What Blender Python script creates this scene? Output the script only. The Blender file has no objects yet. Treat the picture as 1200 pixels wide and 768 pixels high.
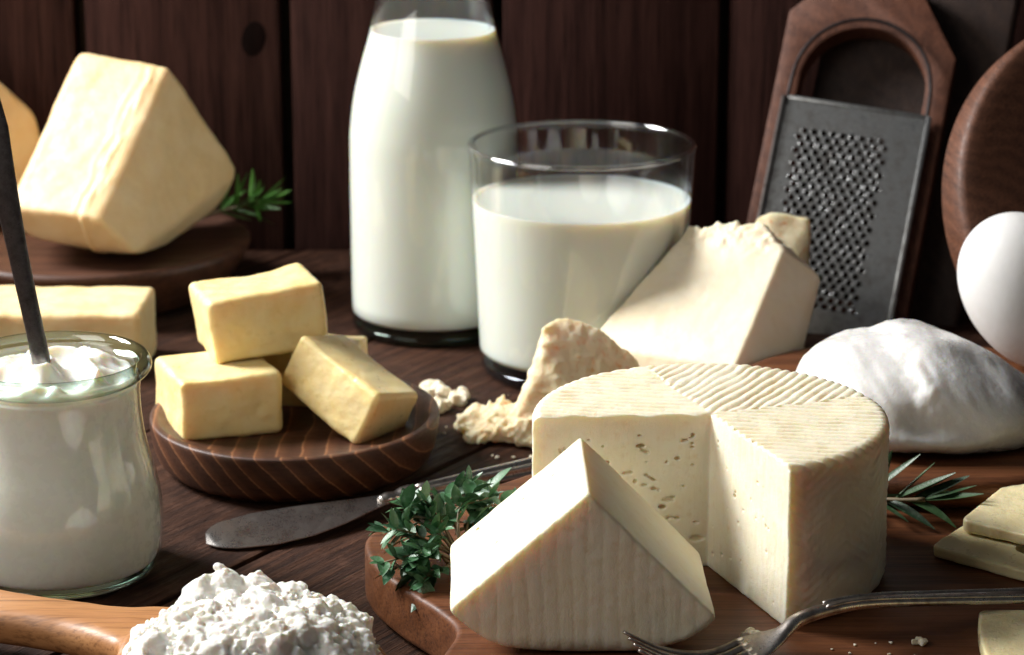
import bpy, bmesh, math, random
import numpy as np
from mathutils import Vector, Matrix
from mathutils.geometry import delaunay_2d_cdt
# All lengths below are centimetres; CM turns them into metres.
CM = 0.01
R_ = math.radians
sc = bpy.context.scene
COL = sc.collection
rnd = random.Random(11)

# ------------------------------------------------------------------ camera
cam_d = bpy.data.cameras.new('camera')
cam = bpy.data.objects.new('camera', cam_d); COL.objects.link(cam)
cam.location = (0, 0, 35*CM)
cam.rotation_euler = (R_(90-16), 0, 0)
cam_d.sensor_fit = 'HORIZONTAL'; cam_d.sensor_width = 36; cam_d.lens = 97.1
cam_d.clip_start = 0.02; cam_d.clip_end = 50
cam_d.dof.use_dof = True; cam_d.dof.focus_distance = 0.90; cam_d.dof.aperture_fstop = 21
sc.camera = cam

# ------------------------------------------------------------------ light
world = bpy.data.worlds.new('World'); sc.world = world; world.use_nodes = True
bg = world.node_tree.nodes['Background']
bg.inputs[0].default_value = (0.95, 0.97, 1.0, 1); bg.inputs[1].default_value = 0.035

def area(name, loc, target, sx, sy, power, col):
    l = bpy.data.lights.new(name, 'AREA'); l.shape = 'RECTANGLE'
    l.size = sx*CM; l.size_y = sy*CM; l.energy = power; l.color = col
    o = bpy.data.objects.new(name, l); COL.objects.link(o)
    o.location = Vector(loc)*CM
    o.rotation_euler = (Vector(target)-Vector(loc)).to_track_quat('-Z', 'Y').to_euler()
    return o
area('window_key_light', (-98, 135.5, 80), (0, 96, 2), 42, 46, 36.0, (1.0, 0.995, 0.985))
area('front_fill_light', (-80, 42, 66), (-2, 98, 3), 60, 60, 3.6, (1.0, 0.95, 0.885))

sc.render.engine = 'CYCLES'
sc.cycles.use_denoising = True
sc.cycles.max_bounces = 10; sc.cycles.transparent_max_bounces = 16
sc.cycles.transmission_bounces = 8; sc.cycles.diffuse_bounces = 3
sc.cycles.sample_clamp_indirect = 4.0
vs = sc.view_settings
vs.view_transform = 'Standard'; vs.look = 'None'; vs.exposure = 0.2; vs.gamma = 1.0
vs.use_curve_mapping = False

# ------------------------------------------------------------------ nodes
class N:
    def __init__(s, name):
        s.m = bpy.data.materials.new(name); s.m.use_nodes = True
        s.t = s.m.node_tree; s.t.nodes.clear()
        s.out = s.t.nodes.new('ShaderNodeOutputMaterial')
    def n(s, typ, ins=None, **kw):
        nd = s.t.nodes.new('ShaderNode'+typ)
        for k, v in kw.items(): setattr(nd, k, v)
        for k, v in (ins or {}).items():
            if v is None: continue
            if isinstance(v, bpy.types.NodeSocket): s.t.links.new(v, nd.inputs[k])
            elif isinstance(v, tuple) and len(v) == 3 and nd.inputs[k].type == 'RGBA': nd.inputs[k].default_value = (*v, 1)
            else: nd.inputs[k].default_value = v
        return nd
    def coord(s, scale=(1, 1, 1), rot=(0, 0, 0), vary=True):
        tc = s.n('TexCoord')
        v = s.n('VectorMath', {0: tc.outputs['Object'], 1: (100, 100, 100)}, operation='MULTIPLY').outputs[0]
        if vary:
            oi = s.n('ObjectInfo')
            r = s.n('VectorMath', {0: (37.0, 53.0, 71.0), 3: oi.outputs['Random']}, operation='SCALE').outputs[0]
            v = s.n('VectorMath', {0: v, 1: r}, operation='ADD').outputs[0]
        return s.n('Mapping', {0: v, 2: rot, 3: scale}).outputs[0]
    def noise(s, v, scale, detail=4, rough=.55, dist=0.):
        return s.n('TexNoise', {'Vector': v, 'Scale': scale, 'Detail': detail, 'Roughness': rough, 'Distortion': dist}).outputs['Fac']
    def ramp(s, f, stops):
        r = s.n('ValToRGB', {0: f}); e = r.color_ramp.elements
        while len(e) < len(stops): e.new(.5)
        for el, (p, c) in zip(e, stops):
            el.position = p
            el.color = (*c, 1) if isinstance(c, tuple) else (c, c, c, 1)
        return r.outputs[0]
    def mix(s, f, a, b, blend='MIX'):
        m = s.n('Mix', data_type='RGBA', blend_type=blend)
        for sock, v in ((m.inputs[0], f), (m.inputs[6], a), (m.inputs[7], b)):
            if isinstance(v, bpy.types.NodeSocket): s.t.links.new(v, sock)
            elif isinstance(v, tuple): sock.default_value = (*v, 1)
            else: sock.default_value = v
        return m.outputs[2]
    def bump(s, h, strength, dist_cm, normal=None):
        i = {'Height': h, 'Strength': strength, 'Distance': dist_cm*CM}
        if normal: i['Normal'] = normal
        return s.n('Bump', i).outputs[0]
    def done(s, shader):
        s.t.links.new(shader.outputs[0], s.out.inputs['Surface']); return s.m
    def prin(s, **kw):
        names = {'base': 'Base Color', 'rough': 'Roughness', 'metal': 'Metallic', 'normal': 'Normal', 'sss': 'Subsurface Weight',
                 'rad': 'Subsurface Radius', 'ss': 'Subsurface Scale', 'spec': 'Specular IOR Level', 'coat': 'Coat Weight',
                 'coatr': 'Coat Roughness', 'trans': 'Transmission Weight', 'ior': 'IOR', 'sheen': 'Sheen Weight', 'alpha': 'Alpha'}
        return s.done(s.n('BsdfPrincipled', {names[k]: v for k, v in kw.items()}))

def wood(name, dark, mid, light, along=(0, 1, 0), fine=1.0, rough=(.45, .7), bumpd=.05, knots=False, wear=0.0, spec=.4):
    """grain stretched along one local axis"""
    m = N(name)
    st = tuple(.07 if a else 1.0 for a in along)
    v = m.coord(st)
    big = m.noise(v, .55*fine, 3, .6, .6)
    g = m.noise(v, 3.2*fine, 6, .7, .3)
    fi = m.noise(m.coord(tuple(.03 if a else 1.0 for a in along)), 14*fine, 3, .7)
    w = m.n('TexWave', {'Vector': m.n('VectorMath', {0: v, 1: m.n('Combine' + 'XYZ', {0: big, 1: big, 2: big}).outputs[0]}, operation='ADD').outputs[0],
                        'Scale': .55*fine, 'Distortion': 5.0, 'Detail': 3.0, 'Detail Scale': 1.2}, wave_type='RINGS', rings_direction='Y' if along[1] else ('X' if along[0] else 'Z')).outputs['Fac']
    f = m.n('Math', {0: g, 1: w}, operation='MULTIPLY_ADD'); f.inputs[2].default_value = 0
    f2 = m.mix(.45, m.mix(.5, g, big), m.mix(.72, w, fi))
    c = m.ramp(f2, [(.25, dark), (.48, mid), (.72, light)])
    c = m.mix(m.ramp(fi, [(.35, .55), (.5, 0.)]), c, tuple(x*.35 for x in dark))
    if wear:
        wv = m.noise(m.coord((1, 1, 1)), .9, 5, .65)
        c = m.mix(m.ramp(wv, [(.52, 0.), (.75, wear)]), c, tuple(min(1, x*1.9+.02) for x in light))
    if knots:
        vo = m.n('TexVoronoi', {'Vector': m.coord((1, .35, .35) if along[0] else (.35, 1, .35) if along[1] else (1, 1, .35)), 'Scale': .13}).outputs['Distance']
        c = m.mix(m.ramp(vo, [(.0, .9), (.13, .75), (.17, 0.)]), c, tuple(x*.3 for x in dark))
    h = m.mix(.5, g, fi)
    nrm = m.bump(h, .9, bumpd)
    rr = m.ramp(g, [(.3, rough[1]), (.7, rough[0])])
    return m.prin(base=c, rough=rr, normal=nrm, spec=spec)

def cheese(name, col, col2, nscale=1.2, sss=.45, scale=.35, rough=.5, bumps=((9, .03), (30, .012)), speck=None, spec=.35, pores=0, streak=None, rv=.12):
    m = N(name); v = m.coord(vary=False)
    f = m.noise(v, nscale, 5, .6)
    c = m.mix(m.ramp(f, [(.35, 0.), (.68, 1.)]), col, col2)
    if speck:
        s2 = m.noise(v, 3.0, 3, .6)
        c = m.mix(m.ramp(s2, [(.56, 0.), (.75, .7)]), c, speck)
    nr = None
    for s_, d in bumps:
        nr = m.bump(m.noise(v, s_, 4, .65), .8, d, nr)
    if streak:
        sv = m.noise(m.n('Mapping', {0: v, 3: streak[0]}).outputs[0], streak[1], 3, .6)
        nr = m.bump(sv, .8, streak[2], nr)
        c = m.mix(m.ramp(sv, [(.55, 0.), (.8, .35)]), c, tuple(x*.9 for x in col))
    if pores:
        vo = m.n('TexVoronoi', {'Vector': v, 'Scale': pores}).outputs['Distance']
        nr = m.bump(m.ramp(vo, [(.05, 0.), (.28, 1.)]), .5, .05, nr)
    ro = m.ramp(m.noise(v, 2.2, 3), [(.35, rough-rv), (.7, rough+rv)])
    return m.prin(base=c, rough=ro, normal=nr, sss=sss, rad=(1., .62, .32), ss=scale*CM, spec=spec)

def metal(name, col, rough, dirt=None, amt=.6, scr=(1, 1, 1)):
    m = N(name); v = m.coord(vary=False)
    f = m.noise(v, 1.6, 6, .7); s2 = m.noise(m.coord(scr, vary=False), 22, 3, .6)
    c = m.mix(m.ramp(f, [(.42, 0.), (.66, amt)]), col, dirt or col)
    r = m.mix(.5, m.ramp(f, [(.3, rough), (.75, min(1, rough+.28))]), m.ramp(s2, [(.3, rough*.7), (.7, min(1, rough*1.5))]))
    return m.prin(base=c, rough=r, metal=1.0, normal=m.bump(m.mix(.5, f, s2), .35, .012))

def glass_sheet(name, tint, edge, f0=.04, start=.80):
    """thin blown glass: fresnel reflection over a clear tinted sheet"""
    m = N(name)
    lw = m.n('LayerWeight', {'Blend': .5})
    c = m.mix(m.ramp(lw.outputs['Facing'], [(start, 0.), (.99, 1.)]), tint, edge)
    tr = m.n('BsdfTransparent', {0: c})
    gl = m.n('BsdfGlossy', {'Color': (1, 1, 1), 'Roughness': .035})
    p5 = m.n('Math', {0: lw.outputs['Facing'], 1: 5.0}, operation='POWER')
    fr = m.n('Math', {0: p5.outputs[0], 1: .9}, operation='MULTIPLY_ADD'); fr.inputs[2].default_value = f0
    mx = m.n('MixShader', {0: fr.outputs[0], 1: tr.outputs[0], 2: gl.outputs[0]})
    return m.done(mx)
def glass_solid(name, col, rough=0.02):
    m = N(name)
    return m.done(m.n('BsdfGlass', {'Color': col, 'Roughness': rough, 'IOR': 1.48}))

def leafmat(name, a, b, tip):
    m = N(name); oi = m.n('ObjectInfo')
    c = m.mix(oi.outputs['Random'], a, b)
    v = m.coord(vary=True)
    c = m.mix(m.ramp(m.noise(v, 5, 3), [(.5, 0.), (.8, .8)]), c, tip)
    return m.prin(base=c, rough=.42, normal=m.bump(m.noise(v, 18, 3), .5, .02), spec=.55, sss=.1, rad=(.3, 1, .2), ss=.1*CM)

M = {}
M['wall'] = wood('dark_red_brown_wall_wood', (.022, .0085, .007), (.062, .025, .020), (.110, .047, .037), along=(0, 0, 1), fine=.6, rough=(.6, .85), bumpd=.03, knots=True, spec=.15)
M['table'] = wood('weathered_table_wood', (.012, .0048, .003), (.042, .0165, .009), (.10, .042, .022), along=(1, 0, 0), fine=1.1, rough=(.5, .8), bumpd=.34, wear=.28, spec=.18)
M['board'] = wood('walnut_board_wood', (.060, .019, .006), (.115, .038, .013), (.175, .064, .024), along=(1, 0, 0), fine=.7, rough=(.42, .6), bumpd=.02, wear=.12, spec=.3)
M['plate'] = None
M['stand'] = wood('old_plate_wood', (.03, .012, .007), (.072, .028, .015), (.13, .054, .03), along=(1, 0, 0), fine=.8, rough=(.4, .6), bumpd=.03)
M['frame'] = wood('reddish_frame_wood', (.055, .018, .010), (.125, .045, .024), (.20, .078, .043), along=(0, 0, 1), fine=1.1, rough=(.45, .65), bumpd=.04)
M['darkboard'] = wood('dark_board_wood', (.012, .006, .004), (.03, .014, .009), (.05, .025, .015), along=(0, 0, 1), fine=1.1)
M['tray'] = wood('round_tray_wood', (.045, .016, .008), (.105, .040, .020), (.17, .068, .036), along=(0, 1, 0), fine=1.0, bumpd=.04)
M['spoonwood'] = wood('olive_spoon_wood', (.34, .14, .045), (.42, .19, .07), (.50, .25, .10), along=(1, 0, 0), fine=.5, rough=(.35, .55), bumpd=.015)

def striped_plate():
    m = N('zebra_grain_plate_wood'); v = m.coord((1, 1, 1), vary=False)
    w = m.n('TexWave', {'Vector': m.n('Mapping', {0: v, 2: (R_(18), R_(38), R_(12))}).outputs[0], 'Scale': .46, 'Distortion': 2.2, 'Detail': 2.0, 'Detail Scale': .6, 'Phase Offset': 1.0}, wave_type='BANDS', bands_direction='X', wave_profile='SAW').outputs['Fac']
    g = m.noise(m.coord((.12, 1, 1), vary=False), 9, 5, .7)
    f = m.mix(.16, w, g)
    c = m.ramp(f, [(.05, (.42, .18, .075)), (.13, (.12, .042, .016)), (.5, (.055, .019, .008)), (.86, (.065, .023, .010)), (.95, (.42, .185, .08))])
    c = m.mix(m.ramp(g, [(.3, .6), (.5, 0.)]), c, (.016, .007, .004))
    return m.prin(base=c, rough=m.ramp(g, [(.3, .6), (.7, .38)]), normal=m.bump(m.mix(.4, g, w), .6, .04), spec=.45)
M['plate'] = striped_plate()
M['knot'] = wood('dark_knot_wood', (.006, .003, .0025), (.010, .005, .004), (.018, .008, .007), along=(0, 0, 1), fine=1.5, rough=(.8, .95), spec=.05)

M['wheel'] = cheese('pale_sheep_cheese', (.90, .81, .60), (.92, .86, .69), 1.0, .55, .55, .45, bumps=((7, .02), (32, .022)), pores=0, speck=(.83, .71, .48), streak=((1, 1, .12), 9, .015))
M['butter'] = cheese('yellow_butter', (.90, .68, .29), (.92, .76, .41), .8, .5, .5, .38, bumps=((4, .015), (18, .012)), spec=.55, streak=((.12, 1, 1), 6, .02))
M['butter2'] = cheese('pale_butter', (.82, .62, .30), (.88, .72, .42), .8, .5, .45, .4, bumps=((4, .02), (16, .012)), spec=.45)
M['oldcheese'] = cheese('golden_cheese', (.77, .53, .26), (.83, .64, .38), .5, .45, .5, .42, bumps=((4, .02), (16, .015)))
M['parm'] = cheese('granular_hard_cheese', (.88, .75, .53), (.91, .82, .64), .7, .45, .35, .55, bumps=((12, .02), (40, .012)))
M['chunk'] = cheese('hard_cheese_with_rind', (.86, .70, .42), (.90, .80, .57), .6, .5, .6, .55, bumps=((6, .06), (26, .04)), speck=(.80, .34, .06))
M['crumb'] = cheese('crumbly_cheese', (.90, .78, .56), (.93, .86, .70), 1.2, .3, .25, .6, bumps=((7, .07), (26, .04)))
M['mozz'] = cheese('white_mozzarella', (.78, .76, .73), (.84, .83, .81), .5, .5, .5, .24, bumps=((2.0, .03), (9, .012)), spec=.55)
M['ricotta'] = cheese('white_ricotta', (.86, .85, .79), (.90, .89, .84), 1.2, .5, .3, .38, bumps=((9, .05), (28, .04)))
M['yogurt'] = cheese('white_yogurt', (.82, .84, .76), (.85, .86, .80), .4, .7, .7, .3, bumps=((2, .02),), spec=.5)
M['milk'] = cheese('fresh_milk', (.74, .77, .69), (.75, .78, .71), .15, .8, .9, .25, bumps=(), spec=.4, rv=0.)
M['slice'] = cheese('sliced_cheese', (.80, .68, .38), (.86, .76, .48), .7, .5, .35, .36, bumps=((4, .03), (16, .012)), spec=.45)
M['egg'] = cheese('white_eggshell', (.74, .73, .71), (.78, .77, .75), .8, .15, .15, .5, bumps=((5, .012), (24, .018)))
M['silver'] = metal('tarnished_silver', (.62, .58, .54), .24, (.16, .12, .10), .75)
M['blade'] = metal('dull_blade_steel', (.72, .68, .64), .22, (.46, .40, .35), .6)
M['darkmetal'] = metal('dark_iron', (.24, .22, .21), .26, (.06, .05, .045), .8)
M['blackwire'] = metal('blackened_wire', (.05, .045, .045), .5, (.03, .02, .02), .8)
M['tin'] = metal('grater_tin', (.46, .47, .47), .27, (.17, .16, .15), .85)
M['glass'] = glass_sheet('clear_glass', (.99, .995, .995), (.62, .70, .82))
M['rimglass'] = glass_sheet('bright_rim_glass', (.97, .98, 1.0), (.70, .78, .9), .22)
M['lipglass'] = glass_sheet('jar_lip_glass', (.90, .97, .93), (.22, .34, .28), .10, .45)
M['jarglass'] = glass_sheet('greenish_jar_glass', (.975, .99, .98), (.62, .78, .70))
M['glassbase'] = glass_solid('thick_glass', (.72, .78, .86))
M['greenbase'] = glass_solid('thick_green_glass', (.55, .66, .58))
M['jarbase'] = glass_solid('thick_jar_glass', (.86, .96, .91))
M['thyme'] = leafmat('thyme_leaf', (.022, .085, .035), (.075, .19, .075), (.20, .31, .22))
M['rosemary'] = leafmat('rosemary_needle', (.012, .040, .015), (.045, .10, .035), (.10, .16, .09))
M['freshrosemary'] = leafmat('fresh_rosemary_needle', (.05, .17, .02), (.10, .26, .04), (.22, .38, .16))
def stemmat():
    m = N('herb_stem'); v = m.coord()
    return m.prin(base=m.mix(m.noise(v, 6, 3), (.10, .09, .03), (.18, .11, .06)), rough=.6)
M['stem'] = stemmat()
def cordmat():
    m = N('tan_cord'); v = m.coord(vary=False)
    return m.prin(base=m.mix(m.noise(v, 8, 3), (.20, .10, .05), (.42, .26, .15)), rough=.7, normal=m.bump(m.noise(v, 20, 3), .8, .03))
M['cord'] = cordmat()

# ------------------------------------------------------------------ objects
def thing(name, label, cat, loc, group=None, kind=None):
    o = bpy.data.objects.new(name, None); COL.objects.link(o)
    o.empty_display_size = .01; o.location = Vector(loc)*CM
    tag(o, label, cat, group, kind); return o
def tag(o, label=None, cat=None, group=None, kind=None):
    for k, v in (('label', label), ('category', cat), ('group', group), ('kind', kind)):
        if v: o[k] = v
    return o
def mk(name, V, F, mat, parent=None, smooth=True, sharp=None, loc=None):
    """V: world cm (n,3), F: faces. origin at the base centre"""
    V = np.asarray(V, dtype=np.float64)
    if loc is None:
        lo, hi = V.min(0), V.max(0); loc = np.array(((lo[0]+hi[0])/2, (lo[1]+hi[1])/2, lo[2]))
    me = bpy.data.meshes.new(name)
    L = (V-np.asarray(loc))*CM
    if isinstance(F, np.ndarray):
        n, k = F.shape
        me.vertices.add(len(L)); me.vertices.foreach_set('co', L.astype(np.float32).ravel())
        me.loops.add(n*k); me.loops.foreach_set('vertex_index', F.astype(np.int32).ravel())
        me.polygons.add(n); me.polygons.foreach_set('loop_start', (np.arange(n)*k).astype(np.int32))
        me.update(calc_edges=True)
    else:
        me.from_pydata([tuple(v) for v in L], [], F)
    me.polygons.foreach_set('use_smooth', np.full(len(me.polygons), smooth))
    if sharp: 
        me.update(); me.set_sharp_from_angle(angle=R_(sharp))
    me.materials.append(mat); me.update()
    o = bpy.data.objects.new(name, me); COL.objects.link(o)
    p = Vector(tuple(float(x) for x in loc))*CM
    if parent is not None:
        o.parent = parent; p = p - parent_origin(parent)
    o.location = p
    return o
def parent_origin(p):
    v = p.location.copy()
    while p.parent: p = p.parent; v += p.location
    return v

def loft(rings, close=True, cap=True):
    V = []; F = []; k = len(rings[0])
    for r in rings: V += [tuple(p) for p in r]
    for i in range(len(rings)-1):
        for j in range(k if close else k-1):
            a = i*k+j; b = i*k+(j+1) % k
            F.append((a, b, b+k, a+k))
    if cap and close:
        F.append(tuple(range(k-1, -1, -1))); F.append(tuple(range((len(rings)-1)*k, len(rings)*k)))
    return V, F
def lathe(prof, c, seg=96, closed_profile=False):
    """prof [(r,z)]; r=0 ends are poles"""
    V = []; F = []; ids = []
    for r, z in prof:
        if r < 1e-6: ids.append([len(V)]); V.append((c[0], c[1], c[2]+z))
        else:
            ids.append(list(range(len(V), len(V)+seg)))
            for j in range(seg):
                a = 2*math.pi*j/seg; V.append((c[0]+r*math.cos(a), c[1]+r*math.sin(a), c[2]+z))
    pairs = list(zip(ids, ids[1:])) + ([(ids[-1], ids[0])] if closed_profile else [])
    for A, B in pairs:
        for j in range(seg):
            k = (j+1) % seg
            if len(A) == 1: F.append((A[0], B[k], B[j]))
            elif len(B) == 1: F.append((A[j], A[k], B[0]))
            else: F.append((A[j], A[k], B[k], B[j]))
    return V, F
def smoothcurve(P, n):
    """Catmull-Rom through P"""
    P = [np.array(p, float) for p in P]; Q = [2*P[0]-P[1]]+P+[2*P[-1]-P[-2]]; out = []
    m = len(P)-1
    for i in range(n+1):
        t = i/n*m; k = min(int(t), m-1); f = t-k
        a, b, c, d = Q[k:k+4]
        out.append(.5*((2*b)+(c-a)*f+(2*a-5*b+4*c-d)*f*f+(3*b-a-3*c+d)*f**3))
    return out
def tube(P, rad, n=8):
    rings = []; up = Vector((0, 0, 1))
    for i, p in enumerate(P):
        t = Vector(P[min(i+1, len(P)-1)])-Vector(P[max(i-1, 0)]); t.normalize()
        a = t.cross(up if abs(t.z) < .95 else Vector((1, 0, 0))).normalized(); b = a.cross(t)
        r = rad[i] if isinstance(rad, (list, tuple)) else rad
        rings.append([Vector(p)+a*r*math.cos(2*math.pi*j/n)+b*r*math.sin(2*math.pi*j/n) for j in range(n)])
    return loft(rings)

def bevbox(lo, hi, b, seg=2):
    bm = bmesh.new(); bmesh.ops.create_cube(bm, size=1)
    for v in bm.verts:
        v.co = Vector([(lo[i]+hi[i])/2+v.co[i]*(hi[i]-lo[i]) for i in range(3)])
    if b: bmesh.ops.bevel(bm, geom=bm.edges[:], offset=b, segments=seg, affect='EDGES', profile=.6)
    bm.verts.index_update()
    V = [v.co[:] for v in bm.verts]; F = [tuple(v.index for v in f.verts) for f in bm.faces]; bm.free()
    return V, F
def prism(poly, z0, z1, b=.1, seg=2):
    """outline in xy extruded from z0 to z1 with bevelled rims"""
    bm = bmesh.new(); vs_ = [bm.verts.new((x, y, z0)) for x, y in poly]
    f = bm.faces.new(vs_); f.normal_update()
    r = bmesh.ops.extrude_face_region(bm, geom=[f])
    for v in [g for g in r['geom'] if isinstance(g, bmesh.types.BMVert)]: v.co.z = z1
    bmesh.ops.recalc_face_normals(bm, faces=bm.faces[:])
    ed = [e for e in bm.edges if abs(e.verts[0].co.z-e.verts[1].co.z) < 1e-6]
    if b: bmesh.ops.bevel(bm, geom=ed, offset=b, segments=seg, affect='EDGES', profile=.6)
    bm.verts.index_update()
    V = [v.co[:] for v in bm.verts]; F = [tuple(v.index for v in f.verts) for f in bm.faces]; bm.free()
    return V, F
def xform(V, U, Vv, Nn, O):
    V = np.asarray(V, float)
    return V[:, :1]*np.array(U)+V[:, 1:2]*np.array(Vv)+V[:, 2:3]*np.array(Nn)+np.array(O)

# ------------------------------------------------------------------ implicit shapes (grid + surface nets)
TAB = np.random.RandomState(5).rand(32, 32, 32).astype(np.float32)*2-1
def vn(P):
    i = np.floor(P).astype(np.int32); f = (P-i).astype(np.float32); f = f*f*(3-2*f); i &= 31; j = (i+1) & 31
    x0, y0, z0 = i.T; x1, y1, z1 = j.T; a, b, c = f.T
    def l(u, v, t): return u+(v-u)*t
    return l(l(l(TAB[x0, y0, z0], TAB[x1, y0, z0], a), l(TAB[x0, y1, z0], TAB[x1, y1, z0], a), b),
             l(l(TAB[x0, y0, z1], TAB[x1, y0, z1], a), l(TAB[x0, y1, z1], TAB[x1, y1, z1], a), b), c)
def fbm(P, o=3, g=.5):
    s = 0; a = 1.
    for k in range(o): s = s+a*vn(P*(2.03**k)+7.3*k); a *= g
    return s
class Field:
    def __init__(s, lo, hi, h):
        s.lo = np.array(lo, np.float32); s.h = h
        n = np.ceil((np.array(hi)-s.lo)/h).astype(int)+1
        ax = [(s.lo[i]+np.arange(n[i])*h).astype(np.float32) for i in range(3)]
        s.X, s.Y, s.Z = ax[0][:, None, None], ax[1][None, :, None], ax[2][None, None, :]; s.ax = ax
        s.d = np.full(n, 9., np.float32)
    def local(s, c, r):
        sl = []
        for i in range(3):
            a = int(max(0, np.searchsorted(s.ax[i], c[i]-r)-1)); b = int(min(len(s.ax[i]), np.searchsorted(s.ax[i], c[i]+r)+1)); sl.append(slice(a, max(a, b)))
        return tuple(sl)
    def ball(s, c, r, k=.15, carve=False, sc_=(1, 1, 1), pad=None):
        w = s.local(c, max(r*max(sc_), r)+(pad or k+.25))
        x, y, z = s.X[w[0]], s.Y[:, w[1]], s.Z[:, :, w[2]]
        q = np.sqrt(((x-c[0])/sc_[0])**2+((y-c[1])/sc_[1])**2+((z-c[2])/sc_[2])**2)-r
        v = s.d[w]
        if carve: s.d[w] = np.maximum(v, -q*min(sc_))
        else:
            hh = np.maximum(k-np.abs(v-q), 0)/k; s.d[w] = np.minimum(v, q)-hh*hh*k*.25
    def disp(s, fn, band=.6):
        i = np.nonzero(np.abs(s.d) < band)
        P = np.stack([s.ax[k][i[k]] for k in range(3)], 1); s.d[i] += fn(P).astype(np.float32)
    def mesh(s):
        d = s.d; n = d.shape; S = d < 0
        cnt = np.zeros(tuple(k-1 for k in n), np.uint8)
        for c in range(8):
            i, j, k = c & 1, c >> 1 & 1, c >> 2 & 1
            cnt += S[i:n[0]-1+i, j:n[1]-1+j, k:n[2]-1+k]
        I = np.nonzero((cnt > 0) & (cnt < 8)); m = len(I[0])
        idx = np.full(cnt.shape, -1, np.int32); idx[I] = np.arange(m)
        val = [d[I[0]+(c & 1), I[1]+(c >> 1 & 1), I[2]+(c >> 2 & 1)] for c in range(8)]
        acc = np.zeros((m, 3), np.float32); num = np.zeros(m, np.float32)
        for a in range(8):
            for bit in range(3):
                if a >> bit & 1: continue
                b = a | 1 << bit
                msk = (val[a] < 0) != (val[b] < 0)
                t = np.where(msk, val[a]/np.where(msk, val[a]-val[b], 1), 0)
                p = np.array([a & 1, a >> 1 & 1, a >> 2 & 1], np.float32)[None, :].repeat(m, 0); p[:, bit] += t
                acc += p*msk[:, None]; num += msk
        V = (acc/num[:, None]+np.stack(I, 1))*s.h+s.lo
        Q = []
        for axis in range(3):
            u, w = (axis+1) % 3, (axis+2) % 3
            A = [slice(1, -1)]*3; B = [slice(1, -1)]*3; A[axis] = slice(0, -1); B[axis] = slice(1, None)
            sa, sb = S[tuple(A)], S[tuple(B)]
            e = np.nonzero(sa != sb); ins = sa[e]
            base = [e[0].copy(), e[1].copy(), e[2].copy()]
            for q in range(3):
                if q != axis: base[q] = base[q]+1
            def cell(du, dw):
                t = list(base); t[u] = t[u]-du; t[w] = t[w]-dw; return idx[tuple(t)]
            q = np.stack([cell(1, 1), cell(0, 1), cell(0, 0), cell(1, 0)], 1)
            q[~ins] = q[~ins][:, ::-1]; Q.append(q)
        return V, np.concatenate(Q)
def smax(a, b, k):
    h = np.maximum(k-np.abs(a-b), 0)/k; return np.maximum(a, b)+h*h*k*.25
def smin(a, b, k): return -smax(-a, -b, k)
def hull_planes(P):
    bm = bmesh.new(); [bm.verts.new(p) for p in P]; bmesh.ops.convex_hull(bm, input=bm.verts[:])
    c = Vector(np.mean(np.array(P), 0)); out = []
    for f in bm.faces:
        f.normal_update(); n = f.normal.copy()
        if n.dot(f.verts[0].co-c) < 0: n = -n
        d = n.dot(f.verts[0].co)
        if not any((n-m_).length < .03 and abs(d-e) < .05 for m_, e in out): out.append((n, d))
    bm.free(); return out
def hull_field(P, h, k=.25, grow=.4):
    P = np.array(P, float); f = Field(P.min(0)-grow, P.max(0)+grow, h); f.d[:] = -9
    for n, d in hull_planes([tuple(p) for p in P]):
        f.d = smax(f.d, (f.X*n.x+f.Y*n.y+f.Z*n.z-d).astype(np.float32), k)
    return f
def box_field(c, U, Vv, W, half, h, r=.25, grow=.3):
    """rounded box with unit axes U,Vv,W"""
    c = np.array(c, float); ext = sum(abs(np.array(a))*hh for a, hh in zip((U, Vv, W), half))+grow
    f = Field(c-ext, c+ext, h)
    x, y, z = f.X-c[0], f.Y-c[1], f.Z-c[2]
    q = [np.abs(x*a[0]+y*a[1]+z*a[2])-hh+r for a, hh in zip((U, Vv, W), half)]
    out = np.sqrt(sum(np.maximum(t, 0)**2 for t in q)); ins = np.minimum(np.maximum(q[0], np.maximum(q[1], q[2])), 0)
    f.d = (out+ins-r).astype(np.float32); return f
def rotz(a): a = R_(a); return (math.cos(a), math.sin(a), 0), (-math.sin(a), math.cos(a), 0), (0, 0, 1)

# ================================================================== setting
table = thing('table', 'rough dark brown plank table top under all the dairy food', None, (0, 95, -3), kind='structure')
ang = R_(57.2); d_ = np.array((math.cos(ang), math.sin(ang))); p_ = np.array((-d_[1], d_[0]))
seam0 = np.array((-3.63, 101.0)); PW = 12.6
for i in range(-7, 8):
    # one plank: local x along the grain, clipped to the table rectangle
    g = .22
    off = i*PW
    poly = []
    a0, a1 = off+g*.5, off+PW-g*.5
    quad = [seam0+p_*a0-d_*140, seam0+p_*a0+d_*140, seam0+p_*a1+d_*140, seam0+p_*a1-d_*140]
    def clip(pts, ax_, lim, sgn):
        out = []
        for k in range(len(pts)):
            A, B = pts[k], pts[(k+1) % len(pts)]; fa, fb = sgn*(A[ax_]-lim), sgn*(B[ax_]-lim)
            if fa <= 0: out.append(A)
            if fa*fb < 0: out.append(A+(B-A)*fa/(fa-fb))
        return out
    for ax_, lim, sgn in ((0, 62, 1), (0, -62, -1), (1, 136.6, 1), (1, 45, -1)):
        quad = clip(quad, ax_, lim, sgn) if len(quad) > 2 else []
    if len(quad) < 3: continue
    q = np.array(quad); c = q.mean(0)
    loc = [( (v-c)@d_, (v-c)@p_) for v in q]
    V, F = prism(loc, -3, 0 - (i*37 % 5)*.012, .12)
    o = mk('plank', V, F, M['table'], None, sharp=40, loc=(0, 0, 0))
    o.parent = table; o.rotation_euler = (0, 0, ang); o.location = Vector((c[0], c[1], 0))*CM-table.location

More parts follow.
